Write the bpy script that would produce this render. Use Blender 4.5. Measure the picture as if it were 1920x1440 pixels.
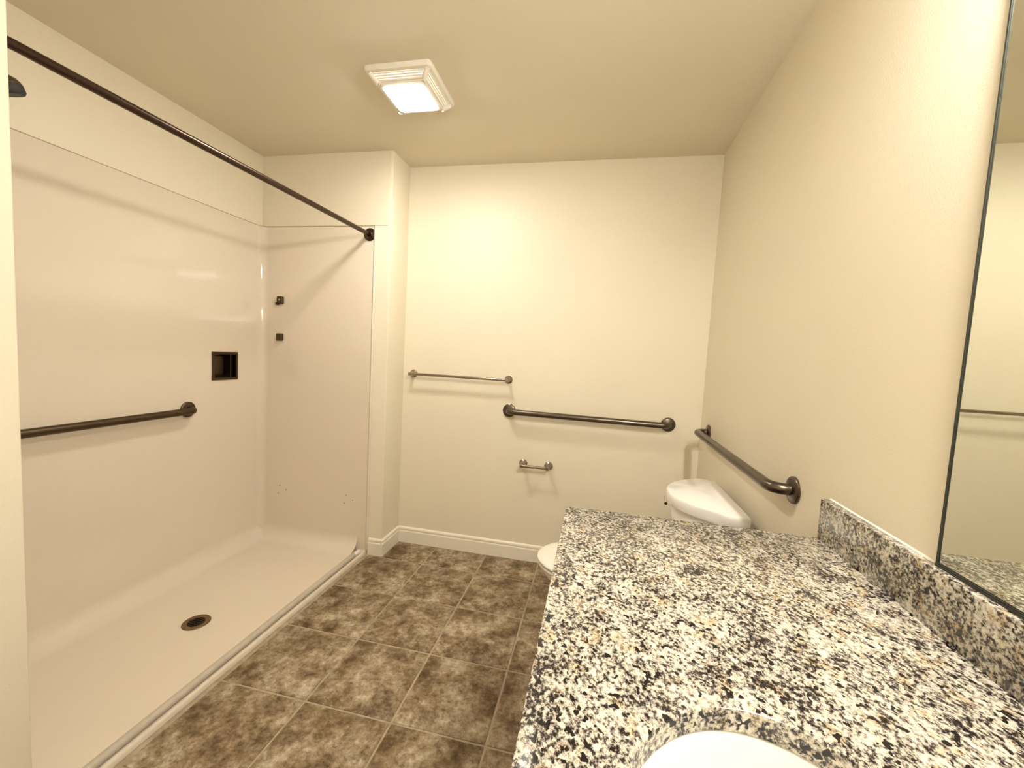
import bpy, bmesh, math, random
from mathutils import Vector, Matrix
random.seed(7)
for o in list(bpy.data.objects): bpy.data.objects.remove(o)
S = bpy.context.scene
C = S.collection
PI = math.pi

# ------------------------------------------------------------------ camera
cam_d = bpy.data.cameras.new('camera'); cam = bpy.data.objects.new('camera', cam_d); C.objects.link(cam)
F_PX = 771.03
cam_d.sensor_fit = 'HORIZONTAL'; cam_d.sensor_width = 36.0; cam_d.lens = 36.0*F_PX/1920.0
cam_d.clip_start = 0.02; cam_d.clip_end = 50
YAW, PITCH, ROLL = -0.2009, 0.0730, 0.0535
fw = Vector((math.sin(YAW)*math.cos(PITCH), math.cos(YAW)*math.cos(PITCH), -math.sin(PITCH)))
rt = Vector((math.cos(YAW), -math.sin(YAW), 0)); up = rt.cross(fw)
r2 = math.cos(ROLL)*rt + math.sin(ROLL)*up
u2 = -math.sin(ROLL)*rt + math.cos(ROLL)*up
m = Matrix((r2, u2, -fw)).transposed().to_4x4(); m.translation = Vector((-0.6031, -2.5002, 1.2979))
cam.matrix_world = m
S.camera = cam

# ------------------------------------------------------------------ world, colour management
w = bpy.data.worlds.new('world'); S.world = w; w.use_nodes = True
w.node_tree.nodes['Background'].inputs[0].default_value = (1.0, 0.93, 0.8, 1)
w.node_tree.nodes['Background'].inputs[1].default_value = 0.0
S.view_settings.view_transform = 'Standard'; S.view_settings.look = 'None'
S.view_settings.gamma = 1.0; S.view_settings.use_curve_mapping = False
S.view_settings.exposure = -0.12
LIGHT_COL = (1.0, 0.965, 0.90)
SHADE_STRENGTH = 268.0        # frosted shades of the vanity light
LENS_STRENGTH = 140.0         # lens of the ceiling fan light

# ------------------------------------------------------------------ dimensions (metres)
H = 2.44                      # ceiling height
YB = -3.05                    # wall behind the camera
XW = -1.842                   # room side of the two wing walls
XL = -2.722                   # wall behind the shower
YE = -0.222                   # far end of the shower
YN = -1.835                   # near end of the shower
SP = 0.006                    # the shower surround stands this far off the walls
ZS = 2.0085                   # top of the surround
HC = 0.871                    # counter top
CD = -0.663                   # counter front edge
CF = -1.333                   # counter far edge

# ------------------------------------------------------------------ materials
def new_mat(name):
    m = bpy.data.materials.new(name); m.use_nodes = True
    nt = m.node_tree; b = nt.nodes['Principled BSDF']
    return m, nt, b
def N(nt, t, **kw):
    n = nt.nodes.new(t)
    for k, v in kw.items():
        if k in n.inputs: n.inputs[k].default_value = v
        else: setattr(n, k, v)
    return n
def ramp(nt, stops, interp='LINEAR'):
    r = nt.nodes.new('ShaderNodeValToRGB'); e = r.color_ramp; e.interpolation = interp
    while len(e.elements) < len(stops): e.elements.new(0.5)
    for el, (p, c) in zip(e.elements, stops):
        el.position = p; el.color = (c[0], c[1], c[2], 1) if isinstance(c, tuple) else (c, c, c, 1)
    return r
def bump(nt, b, src, strength, dist):
    bp = N(nt, 'ShaderNodeBump'); bp.inputs['Strength'].default_value = strength; bp.inputs['Distance'].default_value = dist
    nt.links.new(src, bp.inputs['Height']); nt.links.new(bp.outputs[0], b.inputs['Normal'])
def mix(nt, fac, a, c, kind='MIX'):
    x = nt.nodes.new('ShaderNodeMix'); x.data_type = 'RGBA'; x.blend_type = kind
    for s, v in ((0, fac), (6, a), (7, c)):
        if hasattr(v, 'is_linked'): nt.links.new(v, x.inputs[s])
        else: x.inputs[s].default_value = v if s == 0 else (v[0], v[1], v[2], 1)
    return x.outputs[2]

def mat_paint(name, col, rough=0.55, peel=0.25, scale=260):
    m, nt, b = new_mat(name)
    tc = N(nt, 'ShaderNodeNewGeometry')
    n = N(nt, 'ShaderNodeTexNoise'); n.inputs['Scale'].default_value = scale; n.inputs['Detail'].default_value = 2
    nt.links.new(tc.outputs['Position'], n.inputs['Vector'])
    l = N(nt, 'ShaderNodeTexNoise'); l.inputs['Scale'].default_value = 2.2
    nt.links.new(tc.outputs['Position'], l.inputs['Vector'])
    r = ramp(nt, [(0.3, tuple(c*0.97 for c in col)), (0.7, col)]); nt.links.new(l.outputs[0], r.inputs[0])
    nt.links.new(r.outputs[0], b.inputs['Base Color'])
    b.inputs['Roughness'].default_value = rough
    b.inputs['Specular IOR Level'].default_value = 0.3
    bump(nt, b, n.outputs[0], peel, 0.0015)
    return m
def mat_plain(name, col, rough=0.4, metal=0.0, spec=0.5, coat=0.0, noise=0.0):
    m, nt, b = new_mat(name)
    b.inputs['Roughness'].default_value = rough; b.inputs['Metallic'].default_value = metal
    b.inputs['Specular IOR Level'].default_value = spec; b.inputs['Coat Weight'].default_value = coat
    tc = N(nt, 'ShaderNodeTexCoord'); n = N(nt, 'ShaderNodeTexNoise'); n.inputs['Scale'].default_value = 30
    nt.links.new(tc.outputs['Object'], n.inputs['Vector'])
    r = ramp(nt, [(0.3, tuple(c*(1-noise) for c in col)), (0.7, col)])
    nt.links.new(n.outputs[0], r.inputs[0]); nt.links.new(r.outputs[0], b.inputs['Base Color'])
    return m
def mat_brushed(name, col, rough):
    m, nt, b = new_mat(name)
    b.inputs['Metallic'].default_value = 1
    tc = N(nt, 'ShaderNodeTexCoord'); n = N(nt, 'ShaderNodeTexNoise'); n.inputs['Scale'].default_value = 40; n.inputs['Detail'].default_value = 3
    nt.links.new(tc.outputs['Object'], n.inputs['Vector'])
    r = ramp(nt, [(0.3, tuple(c*0.93 for c in col)), (0.7, col)]); nt.links.new(n.outputs[0], r.inputs[0])
    nt.links.new(r.outputs[0], b.inputs['Base Color'])
    rr = ramp(nt, [(0.3, rough*0.94), (0.7, rough*1.06)]); nt.links.new(n.outputs[0], rr.inputs[0]); nt.links.new(rr.outputs[0], b.inputs['Roughness'])
    return m
def mat_emit(name, col, strength, base=(0.9, 0.88, 0.82)):
    m, nt, b = new_mat(name)
    b.inputs['Base Color'].default_value = (*base, 1); b.inputs['Roughness'].default_value = 0.4
    b.inputs['Emission Color'].default_value = (*col, 1); b.inputs['Emission Strength'].default_value = strength
    return m
def mat_tile():
    m, nt, b = new_mat('mottled_brown_tile')
    tc = N(nt, 'ShaderNodeTexCoord'); oi = N(nt, 'ShaderNodeObjectInfo')
    mp = N(nt, 'ShaderNodeVectorMath', operation='MULTIPLY_ADD')
    cx = N(nt, 'ShaderNodeCombineXYZ')
    mu = N(nt, 'ShaderNodeMath', operation='MULTIPLY'); mu.inputs[1].default_value = 37.0
    nt.links.new(oi.outputs['Random'], mu.inputs[0])
    for i in range(3): nt.links.new(mu.outputs[0], cx.inputs[i])
    ad = N(nt, 'ShaderNodeVectorMath', operation='ADD')
    nt.links.new(tc.outputs['Object'], ad.inputs[0]); nt.links.new(cx.outputs[0], ad.inputs[1])
    a = N(nt, 'ShaderNodeTexNoise'); a.inputs['Scale'].default_value = 9; a.inputs['Detail'].default_value = 10; a.inputs['Roughness'].default_value = 0.74; a.inputs['Distortion'].default_value = 0.1
    c = N(nt, 'ShaderNodeTexNoise'); c.inputs['Scale'].default_value = 44; c.inputs['Detail'].default_value = 8; c.inputs['Roughness'].default_value = 0.74; c.inputs['Distortion'].default_value = 0.2
    nt.links.new(ad.outputs[0], a.inputs['Vector']); nt.links.new(ad.outputs[0], c.inputs['Vector'])
    r1 = ramp(nt, [(0.37, (0.100, 0.062, 0.028)), (0.46, (0.205, 0.143, 0.080)), (0.53, (0.310, 0.240, 0.156)), (0.63, (0.480, 0.405, 0.300))])
    nt.links.new(a.outputs[0], r1.inputs[0])
    r2_ = ramp(nt, [(0.36, (0.45, 0.39, 0.31)), (0.46, (0.88, 0.85, 0.80)), (0.56, (1.06, 1.05, 1.04)), (0.66, (1.40, 1.42, 1.46))])
    nt.links.new(c.outputs[0], r2_.inputs[0])
    o = mix(nt, 1.0, r1.outputs[0], r2_.outputs[0], 'MULTIPLY')
    nt.links.new(o, b.inputs['Base Color'])
    b.inputs['Roughness'].default_value = 0.52; b.inputs['Specular IOR Level'].default_value = 0.3
    bump(nt, b, a.outputs[0], 0.25, 0.004)
    return m
def mat_granite(name):
    m, nt, b = new_mat(name)
    tc = N(nt, 'ShaderNodeNewGeometry')
    mp = N(nt, 'ShaderNodeMapping'); mp.inputs['Rotation'].default_value = (0.25, 0.2, 0.75); mp.inputs['Scale'].default_value = (1.0, 0.82, 0.95)
    nt.links.new(tc.outputs['Position'], mp.inputs[0])
    def noise(scale, det, rough, dist, off):
        q = N(nt, 'ShaderNodeVectorMath', operation='ADD'); q.inputs[1].default_value = (off, off*1.7, off*0.6)
        nt.links.new(mp.outputs[0], q.inputs[0])
        n = N(nt, 'ShaderNodeTexNoise'); n.inputs['Scale'].default_value = scale; n.inputs['Detail'].default_value = det
        n.inputs['Roughness'].default_value = rough; n.inputs['Distortion'].default_value = dist
        nt.links.new(q.outputs[0], n.inputs['Vector']); return n.outputs[0]
    main = noise(165, 6, 0.72, 0.1, 0.0); big = noise(24, 4, 0.65, 0.3, 3.0)
    spot = noise(105, 1.5, 0.4, 0.1, 7.0); tan = noise(34, 4, 0.6, 0.4, 11.0); grey = noise(85, 5, 0.65, 0.2, 17.0)
    s = N(nt, 'ShaderNodeMath', operation='MULTIPLY_ADD'); s.inputs[1].default_value = 0.42; s.inputs[2].default_value = -0.21
    nt.links.new(big, s.inputs[0])
    ad = N(nt, 'ShaderNodeMath', operation='ADD'); nt.links.new(main, ad.inputs[0]); nt.links.new(s.outputs[0], ad.inputs[1])
    base = ramp(nt, [(0.385, (0.007, 0.005, 0.005)), (0.425, (0.045, 0.037, 0.036)), (0.455, (0.15, 0.130, 0.115)), (0.485, (0.32, 0.285, 0.23)), (0.53, (0.50, 0.455, 0.365)), (0.63, (0.68, 0.645, 0.56))])
    nt.links.new(ad.outputs[0], base.inputs[0])
    tf = ramp(nt, [(0.56, 0.0), (0.62, 0.8)]); nt.links.new(tan, tf.inputs[0])
    o = mix(nt, tf.outputs[0], base.outputs[0], (0.84, 0.70, 0.52), 'MULTIPLY')
    gf = ramp(nt, [(0.56, 0.0), (0.63, 0.75)]); nt.links.new(grey, gf.inputs[0])
    o = mix(nt, gf.outputs[0], o, (0.50, 0.47, 0.49), 'MULTIPLY')
    sf = ramp(nt, [(0.630, 0.0), (0.652, 1.0)]); nt.links.new(spot, sf.inputs[0])
    o = mix(nt, sf.outputs[0], o, (0.008, 0.006, 0.007))
    nt.links.new(o, b.inputs['Base Color'])
    b.inputs['Roughness'].default_value = 0.14; b.inputs['Specular IOR Level'].default_value = 0.5
    return m

M = {}
M['wall'] = mat_paint('cream_wall_paint', (0.80, 0.725, 0.575), 0.45, 0.35)
M['ceiling'] = mat_paint('ceiling_paint', (0.80, 0.725, 0.575), 0.7, 0.3)
M['trim'] = mat_plain('trim_paint', (0.84, 0.78, 0.66), 0.35, noise=0.02)
M['grout'] = mat_plain('tan_grout', (0.46, 0.37, 0.26), 0.9, spec=0.1, noise=0.25)
M['tile'] = mat_tile()
M['granite'] = mat_granite('speckled_granite')
M['acrylic'] = mat_plain('shower_acrylic', (0.745, 0.655, 0.535), 0.075, spec=0.5, noise=0.01)
_a = M['acrylic'].node_tree; _n = N(_a, 'ShaderNodeTexNoise'); _n.inputs['Scale'].default_value = 7; _n.inputs['Detail'].default_value = 1
_g = N(_a, 'ShaderNodeNewGeometry'); _a.links.new(_g.outputs['Position'], _n.inputs['Vector'])
bump(_a, _a.nodes['Principled BSDF'], _n.outputs[0], 0.35, 0.006)
M['dam'] = mat_plain('rubber_dam', (0.52, 0.46, 0.37), 0.5, noise=0.12)
M['bronze'] = mat_brushed('oil_rubbed_bronze', (0.095, 0.067, 0.041), 0.42)
M['rod'] = mat_brushed('dark_bronze_rod', (0.080, 0.053, 0.040), 0.3)
M['brass'] = mat_brushed('aged_brass', (0.24, 0.165, 0.09), 0.4)
M['steel'] = mat_brushed('brushed_dark_steel', (0.135, 0.110, 0.086), 0.30)
M['nickel'] = mat_brushed('satin_nickel', (0.38, 0.33, 0.265), 0.20)
M['chrome'] = mat_plain('chrome', (0.78, 0.76, 0.72), 0.08, metal=1.0)
M['black'] = mat_plain('black_rubber', (0.012, 0.010, 0.009), 0.6)
M['porcelain'] = mat_plain('white_porcelain', (0.88, 0.86, 0.81), 0.08, spec=0.6, coat=0.3)
M['plastic'] = mat_plain('white_plastic', (0.85, 0.81, 0.72), 0.35)
M['old_caulk'] = mat_plain('aged_caulk', (0.46, 0.38, 0.28), 0.7, noise=0.2)
M['caulk'] = mat_plain('white_caulk', (0.88, 0.84, 0.74), 0.5)
M['mirror'] = mat_plain('mirror_silver', (0.80, 0.83, 0.76), 0.01, metal=1.0)
M['mirror_edge'] = mat_plain('mirror_edge', (0.022, 0.024, 0.018), 0.35)
M['wood'] = mat_plain('dark_cabinet_wood', (0.10, 0.055, 0.03), 0.4, noise=0.35)
M['lens'] = mat_emit('lit_lens', (1.0, 0.95, 0.86), LENS_STRENGTH)
M['shade'] = mat_emit('lit_frosted_glass', LIGHT_COL, SHADE_STRENGTH)

# ------------------------------------------------------------------ mesh helpers
WLOC = {}
def tag(o, label=None, cat=None, group=None, kind=None):
    if label: o['label'] = label
    if cat: o['category'] = cat
    if group: o['group'] = group
    if kind: o['kind'] = kind
    return o
def empty(name, loc, label, cat, group=None):
    o = bpy.data.objects.new(name, None); C.objects.link(o); o.location = loc
    o.empty_display_size = 0.05
    WLOC[o] = Vector(loc); return tag(o, label, cat, group)
def obj(name, bm, mat, parent=None, smooth=True, ang=38, origin=None):
    bmesh.ops.remove_doubles(bm, verts=bm.verts, dist=1e-6)
    bmesh.ops.recalc_face_normals(bm, faces=bm.faces)
    lo = Vector((1e9,)*3); hi = -lo
    for v in bm.verts:
        for i in range(3): lo[i] = min(lo[i], v.co[i]); hi[i] = max(hi[i], v.co[i])
    org = Vector(origin) if origin else Vector(((lo.x+hi.x)/2, (lo.y+hi.y)/2, lo.z))
    bmesh.ops.translate(bm, verts=bm.verts, vec=-org)
    if smooth:
        for f in bm.faces: f.smooth = True
        for e in bm.edges:
            if len(e.link_faces) == 2 and e.calc_face_angle(0) > math.radians(ang): e.smooth = False
    me = bpy.data.meshes.new(name); bm.to_mesh(me); bm.free()
    me.materials.append(M[mat] if isinstance(mat, str) else mat)
    o = bpy.data.objects.new(name, me); C.objects.link(o)
    WLOC[o] = org
    if parent is not None:
        o.parent = parent; o.location = org - WLOC[parent]
    else: o.location = org
    return o
def add_box(bm, x0, x1, y0, y1, z0, z1, bev=0.0, seg=2):
    t = bmesh.new()
    bmesh.ops.create_cube(t, size=1)
    for v in t.verts:
        v.co = Vector((x0 if v.co.x < 0 else x1, y0 if v.co.y < 0 else y1, z0 if v.co.z < 0 else z1))
    if bev > 0: bmesh.ops.bevel(t, geom=list(t.edges), offset=bev, segments=seg, profile=0.5, affect='EDGES')
    merge(bm, t); return bm
def merge(bm, t):
    me = bpy.data.meshes.new('tmp'); t.to_mesh(me); t.free(); bm.from_mesh(me); bpy.data.meshes.remove(me)
def box(*a, **k): return add_box(bmesh.new(), *a, **k)
def frame_of(d):
    d = Vector(d).normalized(); a = Vector((0, 0, 1)) if abs(d.z) < 0.9 else Vector((1, 0, 0))
    u = d.cross(a).normalized(); v = d.cross(u).normalized(); return d, u, v
def add_lathe(bm, base, axis, prof, n=32):
    """prof: list of (r, h) along axis from base"""
    d, u, v = frame_of(axis); base = Vector(base); rings = []
    for r, h in prof:
        if r < 1e-6: rings.append([bm.verts.new(base+d*h)])
        else: rings.append([bm.verts.new(base+d*h+u*(r*math.cos(2*PI*i/n))+v*(r*math.sin(2*PI*i/n))) for i in range(n)])
    for a, b in zip(rings, rings[1:]):
        for i in range(n):
            j = (i+1) % n
            if len(a) == 1 and len(b) == 1: continue
            if len(a) == 1: bm.faces.new((a[0], b[i], b[j]))
            elif len(b) == 1: bm.faces.new((a[i], b[0], a[j]))
            else: bm.faces.new((a[i], b[i], b[j], a[j]))
    return bm
def lathe(*a, **k): return add_lathe(bmesh.new(), *a, **k)
def fillet(pts, r, seg=8):
    """round the inner corners of a polyline"""
    pts = [Vector(p) for p in pts]; out = [pts[0]]
    for a, b, c in zip(pts, pts[1:], pts[2:]):
        d1 = (a-b).normalized(); d2 = (c-b).normalized(); th = d1.angle(d2); t = r/math.tan(th/2)
        p1 = b+d1*t; p2 = b+d2*t; cen = b+(d1+d2).normalized()*(r/math.sin(th/2))
        v1 = p1-cen; v2 = p2-cen; om = v1.angle(v2)
        for i in range(seg+1):
            s = i/seg; out.append(cen+v1*(math.sin((1-s)*om)/math.sin(om))+v2*(math.sin(s*om)/math.sin(om)))
    out.append(pts[-1]); return out
def add_tube(bm, pts, r, n=20, cap=True):
    pts = [Vector(p) for p in pts]; rings = []
    d = (pts[1]-pts[0]).normalized(); _, u, _ = frame_of(d)
    for i, p in enumerate(pts):
        a = pts[max(i-1, 0)]; b = pts[min(i+1, len(pts)-1)]; d = (b-a).normalized()
        u = (u-d*u.dot(d)).normalized(); v = d.cross(u)
        rr = r[i] if isinstance(r, (list, tuple)) else r
        rings.append([bm.verts.new(p+u*(rr*math.cos(2*PI*k/n))+v*(rr*math.sin(2*PI*k/n))) for k in range(n)])
    for a, b in zip(rings, rings[1:]):
        for k in range(n): bm.faces.new((a[k], a[(k+1) % n], b[(k+1) % n], b[k]))
    if cap: bm.faces.new(rings[0]); bm.faces.new(rings[-1])
    return bm
def tube(*a, **k): return add_tube(bmesh.new(), *a, **k)
def loft(loops, cap0=True, cap1=True):
    bm = bmesh.new(); R = [[bm.verts.new(p) for p in l] for l in loops]; n = len(R[0])
    for a, b in zip(R, R[1:]):
        for i in range(n): bm.faces.new((a[i], a[(i+1) % n], b[(i+1) % n], b[i]))
    if cap0: bm.faces.new(R[0])
    if cap1: bm.faces.new(R[-1])
    return bm
def add_sweep_profile(bm, prof, a, b, out):
    """extrude a (offset, z) profile from a to b; out = direction of offset"""
    a = Vector(a); b = Vector(b); out = Vector(out)
    A = [bm.verts.new(a+out*p+Vector((0, 0, z))) for p, z in prof]; B = [bm.verts.new(b+out*p+Vector((0, 0, z))) for p, z in prof]
    n = len(prof)
    for i in range(n): bm.faces.new((A[i], A[(i+1) % n], B[(i+1) % n], B[i]))
    bm.faces.new(A); bm.faces.new(B)
def structure(name, bm, mat, parent=None, smooth=True):
    return tag(obj(name, bm, mat, parent, smooth), kind='structure' if parent is None else None)

# ------------------------------------------------------------------ room shell
T = 0.12
DX, DY = -2.306, -1.03        # shower drain
bm = bmesh.new()              # the floor slab is open over the drain well
for a in ((XL-T, DX-0.04, YB-T, T), (DX+0.04, T, YB-T, T), (DX-0.04, DX+0.04, YB-T, DY-0.04), (DX-0.04, DX+0.04, DY+0.04, T)):
    add_box(bm, a[0], a[1], a[2], a[3], -0.12, -0.0022)
floor = structure('floor', bm, 'grout', smooth=False)
structure('ceiling', box(XL-T, T, YB-T, T, H, H+0.12), 'ceiling', smooth=False)
structure('wall_far', box(XW, T, 0, T, -0.12, H), 'wall', smooth=False)
structure('wall_right', box(0, T, YB-T, 0, -0.12, H), 'wall', smooth=False)
structure('wall_back', box(XW, 0, YB-T, YB, -0.12, H), 'wall', smooth=False)
def wing(x0, x1, y0, y1):
    bm = box(x0, x1, y0, y1, -0.12, H)
    ed = [e for e in bm.edges if abs(e.verts[0].co.z-e.verts[1].co.z) > 1 and abs(e.verts[0].co.x-XW) < 1e-4]
    bmesh.ops.bevel(bm, geom=ed, offset=0.006, segments=3, profile=0.5, affect='EDGES'); return bm
structure('wall_shower_end', wing(XL-T, XW, YE, T), 'wall')
bm = box(XL+0.0005, -1.859, YE-0.0035, YE-0.0002, ZS+0.006, H-0.0005)
obj('drywall_layer', bm, 'wall', bpy.data.objects['wall_shower_end'], smooth=False)
structure('wall_shower_near', wing(XL-T, XW, YB-T, YN), 'wall')
# wall behind the shower, left open where the recessed box sits
NY0, NY1, NZ0, NZ1 = -0.574, -0.424, 1.068, 1.212
bm = bmesh.new()
for a in ((YN, NY0, -0.12, H), (NY1, YE, -0.12, H), (NY0, NY1, -0.12, NZ0), (NY0, NY1, NZ1, H)):
    add_box(bm, XL-T, XL, a[0], a[1], a[2], a[3])
structure('wall_left', bm, 'wall', smooth=False)

# floor tiles: each its own piece
TX, TY, TP, GW = -1.5600, -0.2411, 0.340, 0.0080
xs = [-1.925, TX, TX+TP, TX+2*TP, TX+3*TP, TX+4*TP, 0.0]
ys = [-0.002] + [TY-i*TP for i in range(9)]
ys[-1] = YB
tile_mesh = {}
for i in range(len(xs)-1):
    for j in range(len(ys)-1):
        x0, x1 = xs[i]+GW/2, xs[i+1]-GW/2; y1, y0 = ys[j]-GW/2, ys[j+1]+GW/2
        if i == 0 and j == 0: x0 = XW+0.002
        parts = [(x0, x1, y0, y1)]
        for (a, b, c, d) in parts:
            key = (round(b-a, 4), round(d-c, 4))
            if key not in tile_mesh:
                o = obj('floor_tile', box(-(b-a)/2, (b-a)/2, -(d-c)/2, (d-c)/2, 0, 0.0065, bev=0.0022, seg=2), 'tile', floor)
                tile_mesh[key] = o.data
            else:
                o = bpy.data.objects.new('floor_tile', tile_mesh[key]); C.objects.link(o); o.parent = floor
            o.location = Vector(((a+b)/2, (c+d)/2, -0.0065+random.uniform(0, 0.0006))) - WLOC[floor]

# baseboards with a beaded top
BBP = [(0, 0), (0.014, 0), (0.014, 0.074), (0.0125, 0.079), (0.0085, 0.081), (0.0085, 0.085), (0.0115, 0.087), (0.0115, 0.094), (0.009, 0.100), (0.004, 0.104), (0, 0.105)]
def baseboard(name, a, b, out):
    bm = bmesh.new(); add_sweep_profile(bm, BBP, a, b, out); return structure(name, bm, 'trim', smooth=False)
baseboard('baseboard_far', (XW+0.0002, 0, 0), (-0.0002, 0, 0), (0, -1, 0))
baseboard('baseboard_reveal', (XW, -0.0145, 0), (XW, YE-0.014, 0), (1, 0, 0))
baseboard('baseboard_shower_end', (XW, YE, 0), (-1.928, YE, 0), (0, -1, 0))
baseboard('baseboard_right', (0, -0.0145, 0), (0, CF+0.02, 0), (-1, 0, 0))
baseboard('baseboard_shower_near', (XW, YN+0.0, 0), (XW, YB+0.002, 0), (1, 0, 0))

# ------------------------------------------------------------------ shower surround and pan
sur = empty('shower_surround', ((XL-1.95)/2, (YE+YN)/2, 0), 'glossy pinkish cream acrylic shower surround with low roll-in pan', 'shower')
XP, YP, YQ = XL+SP, YE-SP, YN+SP
XEDGE = -1.945
def panel_path(off):
    r = 0.045+off*-1
    x = XP-off; y1 = YP+off; y0 = YQ-off
    pts = fillet([(XEDGE, y1, 0), (x, y1, 0), (x, y0, 0), (XEDGE, y0, 0)], 0.045+off, 8)
    # extra stations at the opening of the recessed box
    k = 10
    return pts[:k] + [Vector((x, NY1, 0)), Vector((x, NY0, 0))] + pts[k:]
ZL = [0.02, NZ0, NZ1, ZS-0.006, ZS]
def panel():
    bm = bmesh.new(); A = panel_path(0.0); B = panel_path(SP-0.0005)
    n = len(A); KI = 10
    def ring(P, Q, z, t): return [bm.verts.new((p+(q-p)*t)+Vector((0, 0, z))) for p, q in zip(P, Q)]
    front = [ring(A, B, z, 0.55 if z == ZS else 0) for z in ZL]; back = [ring(A, B, z, 1) for z in ZL]
    def hole(i, k): return i == KI and k == 1
    for k in range(len(ZL)-1):
        for i in range(n-1):
            if hole(i, k): continue
            bm.faces.new((front[k][i], front[k][i+1], front[k+1][i+1], front[k+1][i]))
            bm.faces.new((back[k][i], back[k][i+1], back[k+1][i+1], back[k+1][i]))
    for i in range(n-1):
        bm.faces.new((front[-1][i], front[-1][i+1], back[-1][i+1], back[-1][i]))
        bm.faces.new((front[0][i], front[0][i+1], back[0][i+1], back[0][i]))
    return bm
obj('wall_panel', panel(), 'acrylic', sur)
A = panel_path(0.0012); B = panel_path(SP-0.0005); bm = bmesh.new()
q = [[bm.verts.new(p+Vector((0, 0, z))) for p in P] for P, z in ((A, ZS+0.0002), (A, ZS+0.0024), (B, ZS+0.0034), (B, ZS+0.0002))]
for i in range(len(A)-1):
    for k in range(4): bm.faces.new((q[k][i], q[k][i+1], q[(k+1) % 4][i+1], q[(k+1) % 4][i]))
obj('caulk_seam', bm, 'old_caulk', sur)
for y, s in ((YP, -1), (YQ, 1)):
    bm = bmesh.new()
    prof = [(0.0, 0.0), (0.003, 0.006), (0.008, 0.009), (0.013, 0.006), (0.016, 0.0), (0.016, -SP+0.0008), (0.0, -SP+0.0008)]
    lo = [Vector((XEDGE-0.002+a, y+s*b, 0.024)) for a, b in prof]; hi = [Vector((p.x, p.y, ZS)) for p in lo]
    obj('edge_flange', loft([lo, hi]), 'acrylic', sur)
# pan: dished floor coving up into the walls
def pan():
    bm = bmesh.new(); X0, X1 = XP, -2.004; nx, ny = 46, 84
    r = 0.085; cv = [r*(1-math.cos(math.radians(q))) for q in range(0, 91, 9)]
    gx = [X0+c for c in cv] + [X0+r+(X1-X0-r)*(i+1)/nx for i in range(nx)]
    gy = [YQ+c for c in cv] + [YQ+r+(YP-YQ-2*r)*(i+1)/ny for i in range(ny-1)] + [YP-c for c in reversed(cv)]
    def cove(s, r): return 0 if s >= r else r-math.sqrt(max(0, r*r-(r-s)**2))
    def z(x, y):
        d = math.hypot(x-DX, (y-DY)*0.6)
        b = 0.003+0.016*min(1, d/0.42)
        h = max(cove(x-X0, r), cove(y-YQ, r), cove(YP-y, r))
        return min(b+h, 0.12)
    V = [[bm.verts.new((x, y, z(x, y))) for y in gy] for x in gx]
    for i in range(len(gx)-1):
        for j in range(len(gy)-1):
            if math.hypot((gx[i]+gx[i+1])/2-DX, (gy[j]+gy[j+1])/2-DY) < 0.043: continue      # drain opening
            bm.faces.new((V[i][j], V[i+1][j], V[i+1][j+1], V[i][j+1]))
    return bm
obj('pan', pan(), 'acrylic', sur, ang=80)
bm = bmesh.new()
prof = [(-2.006, 0.0), (-2.006, 0.0185), (-1.998, 0.022), (-1.950, 0.022), (-1.944, 0.019), (-1.9415, 0.012), (-1.940, 0.0)]
A = [Vector((x, YQ+0.001, z)) for x, z in prof]; B = [Vector((x, YP-0.001, z)) for x, z in prof]
obj('threshold', loft([A, B]), 'acrylic', sur, ang=50)
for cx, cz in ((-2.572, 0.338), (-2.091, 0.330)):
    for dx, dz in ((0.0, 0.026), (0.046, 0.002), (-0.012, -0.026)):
        obj('screw_hole_disc', lathe((cx+dx, YP+0.0004, cz+dz), (0, -1, 0), [(0.0, 0.0), (0.0034, 0.0), (0.0030, 0.0009), (0.0, 0.0009)], n=10), 'bronze', sur)  # raised dark discs; the shade of the holes is put into their colour

dam = empty('water_dam', (-1.966, (YN+YE)/2, 0.022), 'grey rubber water dam strip lying along the shower threshold', 'dam')
obj('strip', tube([(-1.9625, YQ+0.012, 0.0365), (-1.9625, -0.33, 0.0365)], 0.014, n=16), 'dam', dam)
obj('end_plug', lathe((-1.9625, -0.328, 0.0345), (0, 1, 0), [(0, 0), (0.0105, 0), (0.0120, 0.004), (0.0120, 0.050), (0.010, 0.056), (0, 0.058)], n=16), 'plastic', dam)

dr = empty('shower_drain', (DX, DY, 0.004), 'round bronze floor drain with a dark grid in the shower pan', 'drain')
obj('rim', lathe((DX, DY, 0.0042), (0, 0, 1), [(0.034, -0.001), (0.055, -0.001), (0.055, 0.0025), (0.0535, 0.0042), (0.038, 0.0040), (0.034, 0.0028), (0.034, -0.001)], n=40), 'brass', dr)
obj('sump', lathe((DX, DY, 0.0044), (0, 0, 1), [(0.0345, 0.0), (0.0345, -0.105), (0.0, -0.108), (0.0, -0.111), (0.0375, -0.108), (0.0375, 0.0), (0.0345, 0.0)], n=32), 'bronze', dr)
bm = bmesh.new()
for k in range(-2, 3):
    q = k*0.0125; L = math.sqrt(max(0.0, 0.035**2-q*q))
    add_box(bm, DX+q-0.0010, DX+q+0.0010, DY-L, DY+L, 0.005, 0.0072); add_box(bm, DX-L, DX+L, DY+q-0.0010, DY+q+0.0010, 0.005, 0.0070)
obj('grate', bm, 'steel', dr, smooth=False)

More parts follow.
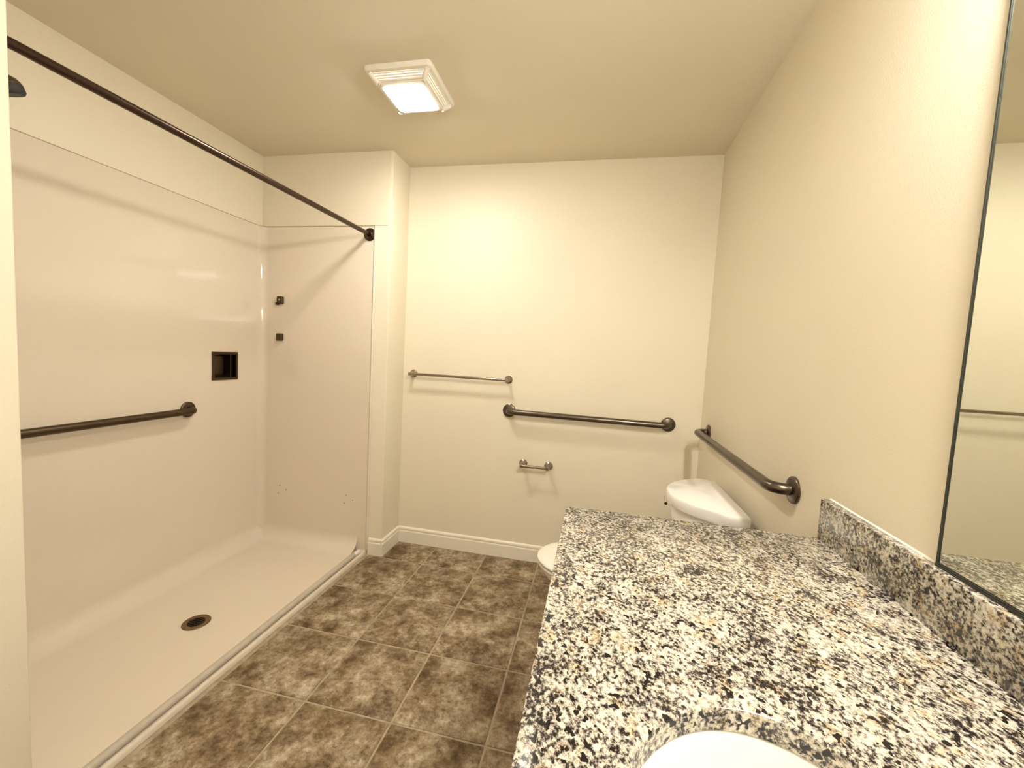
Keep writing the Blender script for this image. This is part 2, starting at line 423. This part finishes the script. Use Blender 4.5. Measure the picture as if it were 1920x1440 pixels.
# curtain rod
RX, RZ = -1.975, 1.953
rod = empty('shower_curtain_rod', (RX, (YN+YE)/2, RZ-0.013), 'long dark bronze shower curtain rod under the ceiling', 'curtain rod')
obj('rod', tube([(RX, YQ+0.004, RZ-0.004), (RX, YE-0.010, RZ+0.006)], 0.0128, n=24), 'rod', rod)
for y, s, z in ((YQ+0.0005, 1, RZ-0.004), (YP-0.0005, -1, RZ+0.006)):
    obj('flange', lathe((RX, y, z), (0, s, 0), [(0, 0), (0.038, 0), (0.038, 0.002), (0.035, 0.005), (0.022, 0.0075), (0.017, 0.010), (0.015, 0.014), (0.0, 0.014)], n=32), 'rod', rod)

# grab bars ------------------------------------------------------
def grab_bar(a, b, out, mat, label, group='grab bars', stand=0.062, bend=0.042, R=0.0175, flange=0.041, name='grab_bar'):
    a = Vector(a); b = Vector(b); out = Vector(out)
    root = empty(name, ((a.x+b.x)/2, (a.y+b.y)/2, min(a.z, b.z)-flange), label, 'grab bar', group)
    obj('bar', tube(fillet([a+out*0.002, a+out*stand, b+out*stand, b+out*0.002], bend, 10), R, n=24), mat, root)
    for p in (a, b):
        obj('flange', lathe(p, out, [(0, 0.0004), (flange, 0.0004), (flange, 0.005), (flange-0.003, 0.0085), (flange-0.010, 0.0105), (R+0.004, 0.012), (R-0.002, 0.014), (0, 0.014)], n=40), mat, root)
    return root
grab_bar((-1.120, 0, 0.945), (-0.178, 0, 0.938), (0, -1, 0), 'steel', 'dark brushed steel grab bar on the far wall above the toilet paper holder')
grab_bar((0, -0.172, 0.938), (0, -1.142, 0.936), (-1, 0, 0), 'steel', 'dark brushed steel grab bar on the right wall above the toilet tank')
grab_bar((XP, -0.722, 0.912), (XP, -1.668, 0.906), (1, 0, 0), 'bronze', 'dark bronze grab bar on the shower wall below the square recess')

# towel bar ------------------------------------------------------
def post(root, p, out, flange, reach, knob, mat):
    return obj('post', lathe(p, out, [(0, 0.0004), (flange, 0.0004), (flange, 0.004), (flange-0.004, 0.008), (flange*0.62, 0.012), (flange*0.42, 0.022), (flange*0.40, reach-knob), (knob, reach-knob*0.6), (knob, reach+knob*0.5), (knob*0.75, reach+knob), (0, reach+knob*1.1)], n=32), mat, root)
tb = empty('towel_bar', (-1.452, -0.03, 1.11), 'slim satin nickel towel bar on the far wall beside the shower', 'towel bar')
for x in (-1.769, -1.135): post(tb, (x, 0, 1.137), (0, -1, 0), 0.0255, 0.062, 0.0105, 'nickel')
obj('bar', tube([(-1.769, -0.062, 1.137), (-1.135, -0.062, 1.137)], 0.0085, n=20), 'nickel', tb)
tp = empty('toilet_paper_holder', (-0.934, -0.03, 0.59), 'empty satin nickel toilet paper holder under the far wall grab bar', 'paper holder')
for x in (-1.013, -0.854): post(tp, (x, 0, 0.620), (0, -1, 0), 0.0265, 0.066, 0.0115, 'nickel')
obj('roller', tube([(-1.006, -0.066, 0.620), (-0.936, -0.066, 0.620)], 0.0100, n=20), 'nickel', tp)
obj('roller', tube([(-0.938, -0.066, 0.620), (-0.861, -0.066, 0.620)], 0.0082, n=20), 'nickel', tp)

# recessed box in the shower wall ---------------------------------
nb = empty('recessed_box', (XP, (NY0+NY1)/2, NZ0-0.01), 'square dark bronze recessed box set in the shower wall', 'recess')
bm = bmesh.new(); fx0, fx1 = XP+0.0003, XP+0.006; e = 0.009; wi = 0.011
y0, y1, z0, z1 = NY0-e, NY1+e, NZ0-e, NZ1+e; iy0, iy1, iz0, iz1 = NY0+wi-e+0.003, NY1-wi+e-0.003, NZ0+wi-e+0.003, NZ1-wi+e-0.003
for a in ((y0, iy0, z0, z1), (iy1, y1, z0, z1), (iy0, iy1, z0, iz0), (iy0, iy1, iz1, z1)): add_box(bm, fx0, fx1, *a)
obj('frame', bm, 'bronze', nb, smooth=False)
dx = XL-0.055
bm = bmesh.new()
add_box(bm, dx-0.002, dx, iy0-0.002, iy1+0.002, iz0-0.002, iz1+0.002)
for a in ((iy0-0.002, iy0, iz0-0.002, iz1+0.002), (iy1, iy1+0.002, iz0-0.002, iz1+0.002), (iy0, iy1, iz0-0.002, iz0), (iy0, iy1, iz1, iz1+0.002)): add_box(bm, dx, fx0+0.001, *a)
obj('liner', bm, 'rod', nb, smooth=False)
obj('inner_plate', box(dx+0.0005, dx+0.022, iy0+0.026, iy0+0.100, iz0+0.012, iz1-0.008, bev=0.004), 'bronze', nb)
obj('hinge_pin', tube([(XL-0.012, iy1-0.014, iz0), (XL-0.012, iy1-0.014, iz1)], 0.0035, n=12), 'steel', nb)

# the two small brackets on the shower end wall --------------------
def bracket(x, z, label, broken):
    r = empty('wall_bracket', (x, YP, z-0.023), label, 'bracket', 'small square brackets on the shower end wall')
    obj('block', box(x-0.021, x+0.021, YP-0.020, YP-0.0003, z-0.023, z+0.023, bev=0.006, seg=3), 'bronze', r)
    if broken:
        obj('lug', box(x-0.027, x-0.012, YP-0.022, YP-0.004, z-0.031, z-0.015, bev=0.003), 'bronze', r)
        obj('screw', lathe((x+0.002, YP-0.0195, z+0.001), (0, -1, 0), [(0, 0), (0.008, 0), (0.007, 0.003), (0, 0.0035)], n=16), 'nickel', r)
    else:
        obj('screw', lathe((x, YP-0.0195, z), (0, -1, 0), [(0, 0), (0.005, 0), (0.004, 0.0015), (0, 0.002)], n=16), 'bronze', r)
bracket(-2.577, 1.557, 'upper small square bronze bracket with chipped lug on shower end wall', True)
bracket(-2.578, 1.326, 'lower small plain square bronze bracket on shower end wall', False)

# shower head ------------------------------------------------------
sh = empty('shower_sprayer', (-2.34, YN, 2.04), 'dark shower head with black face high on the near shower wall', 'shower head')
obj('wall_flange', lathe((-2.34, YN+0.0004, 2.063), (0, 1, 0), [(0, 0), (0.030, 0), (0.029, 0.004), (0.018, 0.010), (0.012, 0.014), (0, 0.014)], n=28), 'steel', sh)
obj('arm', tube(fillet([(-2.34, YN+0.004, 2.063), (-2.34, YN+0.15, 2.066), (-2.34, YN+0.245, 2.031)], 0.06, 8), 0.0105, n=18), 'steel', sh)
ax = Vector((0, 0.38, -0.92)).normalized(); b0 = Vector((-2.34, YN+0.228, 2.034))
hd = obj('head', lathe(b0, ax, [(0, 0), (0.014, 0.0), (0.015, 0.010), (0.026, 0.018), (0.040, 0.028), (0.046, 0.038), (0.046, 0.041), (0, 0.041)], n=32), 'steel', sh)
obj('spray_face', lathe(b0+ax*0.0412, ax, [(0, 0), (0.046, 0), (0.0475, 0.004), (0.0475, 0.022), (0.043, 0.028), (0, 0.027)], n=32), 'black', hd)

# ------------------------------------------------------------------ ceiling fan with light
FX, FY = -1.4725, -0.7585; O = 0.146
fan = empty('ceiling_fan_light', (FX, FY, 2.38), 'white louvred ceiling exhaust fan with lit square lens', 'fan light')
def rrect(cx, cy, hx, hy, r, z, n=6):
    out = []
    for sx, sy, a0 in ((1, 1, 0), (-1, 1, PI/2), (-1, -1, PI), (1, -1, 1.5*PI)):
        for i in range(n+1):
            a = a0+PI/2*i/n; out.append(Vector((cx+sx*(hx-r)+r*math.cos(a), cy+sy*(hy-r)+r*math.sin(a), z)))
    return out
ZI = 2.386
LI = 0.100                                                # half size round the lens
# rim against the ceiling and inner collar round the lens
obj('rim', loft([rrect(FX, FY, O, O, 0.014, H-0.0005), rrect(FX, FY, O+0.001, O+0.001, 0.015, H-0.014), rrect(FX, FY, O-0.004, O-0.004, 0.012, H-0.020),
                 rrect(FX, FY, O-0.018, O-0.018, 0.008, H-0.022), rrect(FX, FY, O-0.018, O-0.018, 0.008, H-0.0005)], False, False), 'plastic', fan)
obj('collar', loft([rrect(FX, FY, LI+0.001, LI+0.001, 0.024, 2.412), rrect(FX, FY, LI+0.004, LI+0.004, 0.024, ZI+0.006), rrect(FX, FY, LI+0.002, LI+0.002, 0.024, ZI),
                    rrect(FX, FY, LI-0.006, LI-0.006, 0.022, ZI-0.002), rrect(FX, FY, LI-0.006, LI-0.006, 0.022, 2.412)], False, False), 'plastic', fan)
obj('backing', box(FX-O+0.01, FX+O-0.01, FY-O+0.01, FY+O-0.01, H-0.004, H-0.0005), 'plastic', fan, smooth=False)
# four sloping corner ribs and four louvres on each side
def at_side(k, t, u):
    """side k, t = 0 rim .. 1 collar, u = -1..1 along the side"""
    a = (O-0.019)*(1-t)+(LI+0.003)*t; z = (H-0.021)*(1-t)+(ZI+0.006)*t
    d = [(0, -1), (1, 0), (0, 1), (-1, 0)][k]; e = (-d[1], d[0])
    return Vector((FX+d[0]*a+e[0]*u*a, FY+d[1]*a+e[1]*u*a, z))
for k in range(4):
    bm = tube([at_side(k, 0, -1), at_side(k, 1, -0.985)], 0.011, n=10); obj('corner_rib', bm, 'plastic', fan)
    for t in (0.10, 0.33, 0.56, 0.79, 1.0):
        p, q = at_side(k, t, -0.96), at_side(k, t, 0.96)
        d = (q-p).normalized(); n = Vector((0, 0, -1)); o_ = d.cross(Vector((0, 0, 1))).normalized()
        hw, th = 0.0030, 0.003
        dirv = (at_side(k, 1, 0)-at_side(k, 0, 0)).normalized(); nn = d.cross(dirv).normalized()
        L0 = [p-dirv*hw-nn*th, p+dirv*hw-nn*th, p+dirv*hw+nn*th, p-dirv*hw+nn*th]; L1 = [v+(q-p) for v in L0]
        obj('louvre', loft([L0, L1]), 'plastic', fan, smooth=False)
lens_loops = []
for f, z in ((1.0, ZI+0.002), (0.98, ZI-0.003), (0.9, ZI-0.007), (0.7, ZI-0.010), (0.35, ZI-0.012)):
    lens_loops.append(rrect(FX, FY, (LI-0.007)*f, (LI-0.007)*f, 0.022*f, z))
obj('lens_light_block', loft([rrect(FX, FY, LI-0.0066, LI-0.0066, 0.022, ZI+0.0035), rrect(FX, FY, LI-0.0066, LI-0.0066, 0.022, ZI+0.0055)]), 'plastic', fan)  # opaque plate added to keep the lens glow out of the louvre slots
obj('lens', loft(lens_loops, True, True), 'lens', fan, ang=60)
ld = bpy.data.lights.new('fan_bulb', 'POINT'); ld.energy = 1.6; ld.color = (1.0, 0.92, 0.78); ld.shadow_soft_size = 0.009
lo_ = bpy.data.objects.new('fan_bulb', ld); C.objects.link(lo_); lo_.parent = fan; lo_.location = Vector((FX-0.02, FY-0.02, 2.424)) - WLOC[fan]

# ------------------------------------------------------------------ toilet (back against the right wall)
TYC = -0.722
toi = empty('toilet', (-0.42, TYC, 0), 'white porcelain toilet with bow-front tank in the corner', 'toilet')
def lid_outline(dx, dyw, z, x_back, x_front, n=40):
    """bow-front outline: straight back, bowed front with soft corners"""
    pts = []; hw = dyw/2
    side = 0.075
    P = [Vector((x_back, -hw+0.012, 0)), Vector((x_back-0.012, -hw, 0)), Vector((x_back-side, -hw-0.004, 0))]
    out = [(p.x, p.y) for p in P]
    # front arc from the end of one side to the other
    xs_ = x_back-side-0.035
    for i in range(n+1):
        t = -1+2*i/n
        yy = t*(hw-0.022); xx = xs_-(xs_-x_front)*(1-abs(t)**2.3)
        out.append((xx, yy))
    out += [(p.x, -p.y) for p in reversed(P)]
    return [Vector((x+dx, TYC+y, z)) for x, y in out]
def tank_loop(s, z, xb=-0.045, xf=-0.262): return lid_outline(0, 0.435*s, z, xb, xf)
obj('tank', loft([tank_loop(0.80, 0.385, xf=-0.215), tank_loop(0.86, 0.395, xf=-0.228), tank_loop(0.93, 0.55, xf=-0.245), tank_loop(1.0, 0.725)]), 'porcelain', toi, ang=50)
def lid(s, z, g): return lid_outline(0, 0.468*s, z, -0.036-g, -0.283+g)
obj('tank_lid', loft([lid(0.98, 0.7255, 0.004), lid(1.0, 0.731, 0), lid(1.0, 0.757, 0), lid(0.994, 0.7645, 0.0015), lid(0.982, 0.7685, 0.0045), lid(0.96, 0.7700, 0.009)]), 'porcelain', toi, ang=42)
lv = obj('flush_lever', tube(fillet([(-0.236, TYC+0.155, 0.690), (-0.262, TYC+0.155, 0.690), (-0.268, TYC+0.085, 0.682)], 0.012, 5), 0.007, n=14), 'chrome', toi)
obj('lever_base', lathe((-0.238, TYC+0.155, 0.690), (-1, 0, 0), [(0, 0), (0.016, 0), (0.015, 0.008), (0, 0.010)], n=20), 'chrome', toi)
def egg(xb, xf, hw, z, n=48):
    """elongated bowl outline, squarer at the back, pointed at the front (-x)"""
    cx = xb-(xb-xf)*0.42; out = []
    for i in range(n):
        a = 2*PI*i/n; c, s = math.cos(a), math.sin(a)
        rx = (xb-cx) if c > 0 else (cx-xf)
        ex = 0.72 if c > 0 else 0.96
        out.append(Vector((cx+rx*math.copysign(abs(c)**ex, c), TYC+hw*math.copysign(abs(s)**0.92, s), z)))
    return out
obj('bowl', loft([egg(-0.13, -0.640, 0.118, 0.0), egg(-0.13, -0.640, 0.118, 0.012), egg(-0.14, -0.615, 0.105, 0.05), egg(-0.14, -0.600, 0.102, 0.13), egg(-0.13, -0.640, 0.120, 0.21),
                  egg(-0.10, -0.720, 0.155, 0.29), egg(-0.07, -0.775, 0.176, 0.345), egg(-0.06, -0.792, 0.183, 0.375), egg(-0.06, -0.790, 0.182, 0.384), egg(-0.08, -0.775, 0.170, 0.3845)]), 'porcelain', toi, ang=60)
obj('seat', loft([egg(-0.275, -0.796, 0.186, 0.386), egg(-0.272, -0.803, 0.190, 0.391), egg(-0.272, -0.803, 0.190, 0.400), egg(-0.275, -0.799, 0.187, 0.4035)]), 'plastic', toi, ang=60)
obj('seat_lid', loft([egg(-0.275, -0.797, 0.186, 0.4055), egg(-0.272, -0.805, 0.191, 0.409), egg(-0.272, -0.806, 0.191, 0.416), egg(-0.275, -0.800, 0.187, 0.4205), egg(-0.29, -0.775, 0.170, 0.4235), egg(-0.34, -0.70, 0.12, 0.4255)]), 'plastic', toi, ang=60)
for s in (-1, 1): obj('seat_hinge', box(-0.292, -0.262, TYC+s*0.075-0.018, TYC+s*0.075+0.018, 0.384, 0.428, bev=0.006), 'plastic', toi)

# ------------------------------------------------------------------ vanity
van = empty('vanity_cabinet', (-0.31, (CF+YB)/2, 0), 'dark wooden vanity cabinet under the granite counter', 'cabinet')
VY1 = CF-0.02; VY0 = YB+0.004; VX0, VX1 = -0.615, -0.003; ZT = HC-0.0305
bm = bmesh.new()
add_box(bm, VX0, VX1, VY1-0.018, VY1, 0.0005, ZT); add_box(bm, VX0, VX1, VY0, VY0+0.018, 0.0005, ZT)
add_box(bm, VX0, VX1, VY0+0.018, VY1-0.018, 0.10, 0.118); add_box(bm, VX1-0.012, VX1, VY0+0.018, VY1-0.018, 0.118, ZT)
add_box(bm, VX0, VX0+0.018, VY0+0.018, VY1-0.018, ZT-0.05, ZT)
obj('body', bm, 'wood', van, smooth=False)
obj('toe_kick', box(VX0+0.07, VX0+0.085, VY0+0.018, VY1-0.018, 0.0005, 0.10), 'wood', van, smooth=False)
nd = 4; dw = (VY1-VY0-0.01)/nd
for i in range(nd):
    a = VY0+0.005+i*dw
    d_ = obj('door', box(VX0-0.019, VX0-0.0005, a+0.002, a+dw-0.002, 0.115, ZT-0.012, bev=0.002), 'wood', van)
    ky = a+dw-0.04 if i % 2 == 0 else a+0.04
    obj('knob', lathe((VX0-0.019, ky, ZT-0.09), (-1, 0, 0), [(0, 0), (0.006, 0), (0.005, 0.012), (0.014, 0.018), (0.014, 0.024), (0, 0.028)], n=16), 'nickel', d_)

# counter with an oval opening
SX, SY, SRX, SRY = -0.396, -2.192, 0.170, 0.226
def outer_ring(ins, z):
    x0, x1, y0, y1 = CD+ins, -0.0008-ins*0, YB+0.003, CF-ins
    r = 0.008
    pts = []
    def seg(a, b, n):
        for i in range(n): pts.append((a[0]+(b[0]-a[0])*i/n, a[1]+(b[1]-a[1])*i/n))
    seg((x1, y0), (x1, y1), 40)
    seg((x1, y1), (x0+r, y1), 24)
    for i in range(6):
        a = PI/2+PI/2*i/6; pts.append((x0+r+r*math.cos(a), y1-r+r*math.sin(a)))
    seg((x0, y1-r), (x0, y0), 40)
    seg((x0, y0), (x1, y0), 24)
    return [Vector((p[0], p[1], z)) for p in pts]
REF = outer_ring(0, 0)
def inner_ring(grow, z):
    out = []
    for p in REF:
        a = math.atan2((p.y-SY)/SRY, (p.x-SX)/SRX); out.append(Vector((SX+(SRX+grow)*math.cos(a), SY+(SRY+grow)*math.sin(a), z)))
    return out
bm = loft([inner_ring(0.004, HC), outer_ring(0.003, HC), outer_ring(0.0008, HC-0.0012), outer_ring(0, HC-0.004), outer_ring(0, HC-0.030), inner_ring(0.0, HC-0.030), inner_ring(0.0, HC-0.005), inner_ring(0.0012, HC-0.0015), inner_ring(0.004, HC)], False, False)
ct = tag(obj('countertop', bm, 'granite', ang=30), 'speckled cream and black granite countertop with oval sink cutout', 'countertop')
bs = empty('backsplash', (-0.0125, (CF+YB)/2, HC), 'low speckled granite backsplash strip under the wall mirror', 'backsplash')
obj('slab', box(-0.0225, -0.0008, YB+0.003, CF-0.001, HC+0.0003, 0.973, bev=0.0015), 'granite', bs)
obj('caulk_line', loft([[Vector((-0.0030, y, 0.9728)), Vector((-0.0005, y, 0.9728)), Vector((-0.0005, y, 0.9762)), Vector((-0.0015, y, 0.9752))] for y in (-1.672, CF-0.001)]), 'caulk', bs, smooth=False)

sk = empty('sink', (SX, SY, HC-0.19), 'white oval undermount sink set below the granite cutout', 'sink')
def ell(fx, fy, z, n=72): return [Vector((SX+fx*math.cos(2*PI*i/n), SY+fy*math.sin(2*PI*i/n), z)) for i in range(n)]
ZR = HC-0.0305
loops = [ell(SRX+0.02, SRY+0.02, ZR-0.012), ell(SRX+0.02, SRY+0.02, ZR), ell(SRX+0.004, SRY+0.004, ZR), ell(SRX-0.001, SRY-0.001, ZR-0.004)]
for f, dz in ((0.985, .03), (0.95, .06), (0.88, .09), (0.76, .115), (0.58, .133), (0.36, .143), (0.13, .147)): loops.append(ell(SRX*f, SRY*f, ZR-dz))
inner = loops[-1]
for f, dz in ((0.13, .153), (0.40, .150), (0.66, .138), (0.84, .120), (0.95, .093), (1.0, .06), (1.03, .03)): loops.append(ell(SRX*f, SRY*f, ZR-dz))
loops.append(loops[0])
obj('basin', loft(loops, False, False), 'porcelain', sk, ang=50)
obj('drain_ring', lathe((SX, SY, ZR-0.1475), (0, 0, 1), [(0, 0), (0.024, 0.0), (0.024, 0.002), (0.018, 0.003), (0.0, 0.0025)], n=28), 'nickel', sk)

fa = empty('faucet', (-0.125, SY, HC), 'satin nickel two-handle faucet behind the sink', 'faucet')
fx = -0.125
obj('base_plate', loft([rrect(fx, SY, 0.027, 0.085, 0.025, HC+0.0003), rrect(fx, SY, 0.027, 0.085, 0.025, HC+0.010), rrect(fx, SY, 0.022, 0.080, 0.021, HC+0.015)]), 'nickel', fa)
obj('spout', tube(fillet([(fx, SY, HC+0.012), (fx, SY, HC+0.105), (fx-0.120, SY, HC+0.095), (fx-0.122, SY, HC+0.070)], 0.012, 6), 0.0115, n=18), 'nickel', fa)
for s in (-1, 1):
    h = obj('handle', lathe((fx, SY+s*0.055, HC+0.013), (0, 0, 1), [(0, 0), (0.016, 0), (0.014, 0.022), (0.012, 0.030), (0.0, 0.032)], n=20), 'nickel', fa)
    obj('lever', tube([(fx, SY+s*0.055, HC+0.040), (fx-0.006, SY+s*0.100, HC+0.048)], [0.0075, 0.005], n=12), 'nickel', h)

# ------------------------------------------------------------------ mirror and vanity light on the right wall
MY1, MY0, MZ0, MZ1 = -1.676, -2.78, 0.9775, 2.06
mi = empty('wall_mirror', (-0.003, (MY0+MY1)/2, MZ0), 'large frameless wall mirror above the granite backsplash', 'mirror')
gl = obj('glass', box(-0.0065, -0.0055, MY0+0.0012, MY1-0.0012, MZ0+0.003, MZ1-0.001), 'mirror', mi, smooth=False)
obj('backing', box(-0.0055, -0.0004, MY0, MY1, MZ0+0.002, MZ1), 'mirror_edge', mi, smooth=False)
bm = bmesh.new(); add_box(bm, -0.0095, -0.0004, MY0, MY1, 0.9733, MZ0+0.001); add_box(bm, -0.0095, -0.0078, MY0, MY1, MZ0+0.002, MZ0+0.0025)
add_box(bm, -0.0085, -0.0067, MY1-0.003, MY1, MZ0+0.002, MZ1)
obj('edge_channel', bm, 'mirror_edge', mi, smooth=False)

vl = empty('vanity_light_offscreen', (-0.05, SY, 2.11), 'lit vanity light bar on the wall above the mirror', 'light')
obj('back_plate', box(-0.022, -0.0005, SY-0.30, SY+0.30, 2.235, 2.315, bev=0.006), 'nickel', vl)
for k in (-1, 0, 1):
    y = SY+k*0.21; gz = 2.165; gr = 0.052
    obj('arm', tube(fillet([(-0.02, y, 2.275), (-0.115, y, 2.275), (-0.115, y, 2.245)], 0.018, 6), 0.008, n=14), 'nickel', vl)
    obj('cutoff_canopy', lathe((-0.115, y, 2.250), (0, 0, -1), [(0, 0), (0.022, 0.0), (0.030, 0.010), (0.060, 0.024), (0.100, 0.038), (0.104, 0.046), (0.100, 0.046), (0.058, 0.030), (0.028, 0.016), (0, 0.014)], n=28), 'nickel', vl)  # unseen wide cap, added and shaped to cut the globe's upward light
    prof = [(0.022, 2.236-gz), (0.022, gr*0.92)] + [(gr*math.sin(a), gr*math.cos(a)) for a in [math.radians(24+12*i) for i in range(13)]] + [(0, -gr)]
    obj('globe_offscreen', lathe((-0.115, y, gz), (0, 0, 1), prof, n=28), 'shade', vl, ang=70)
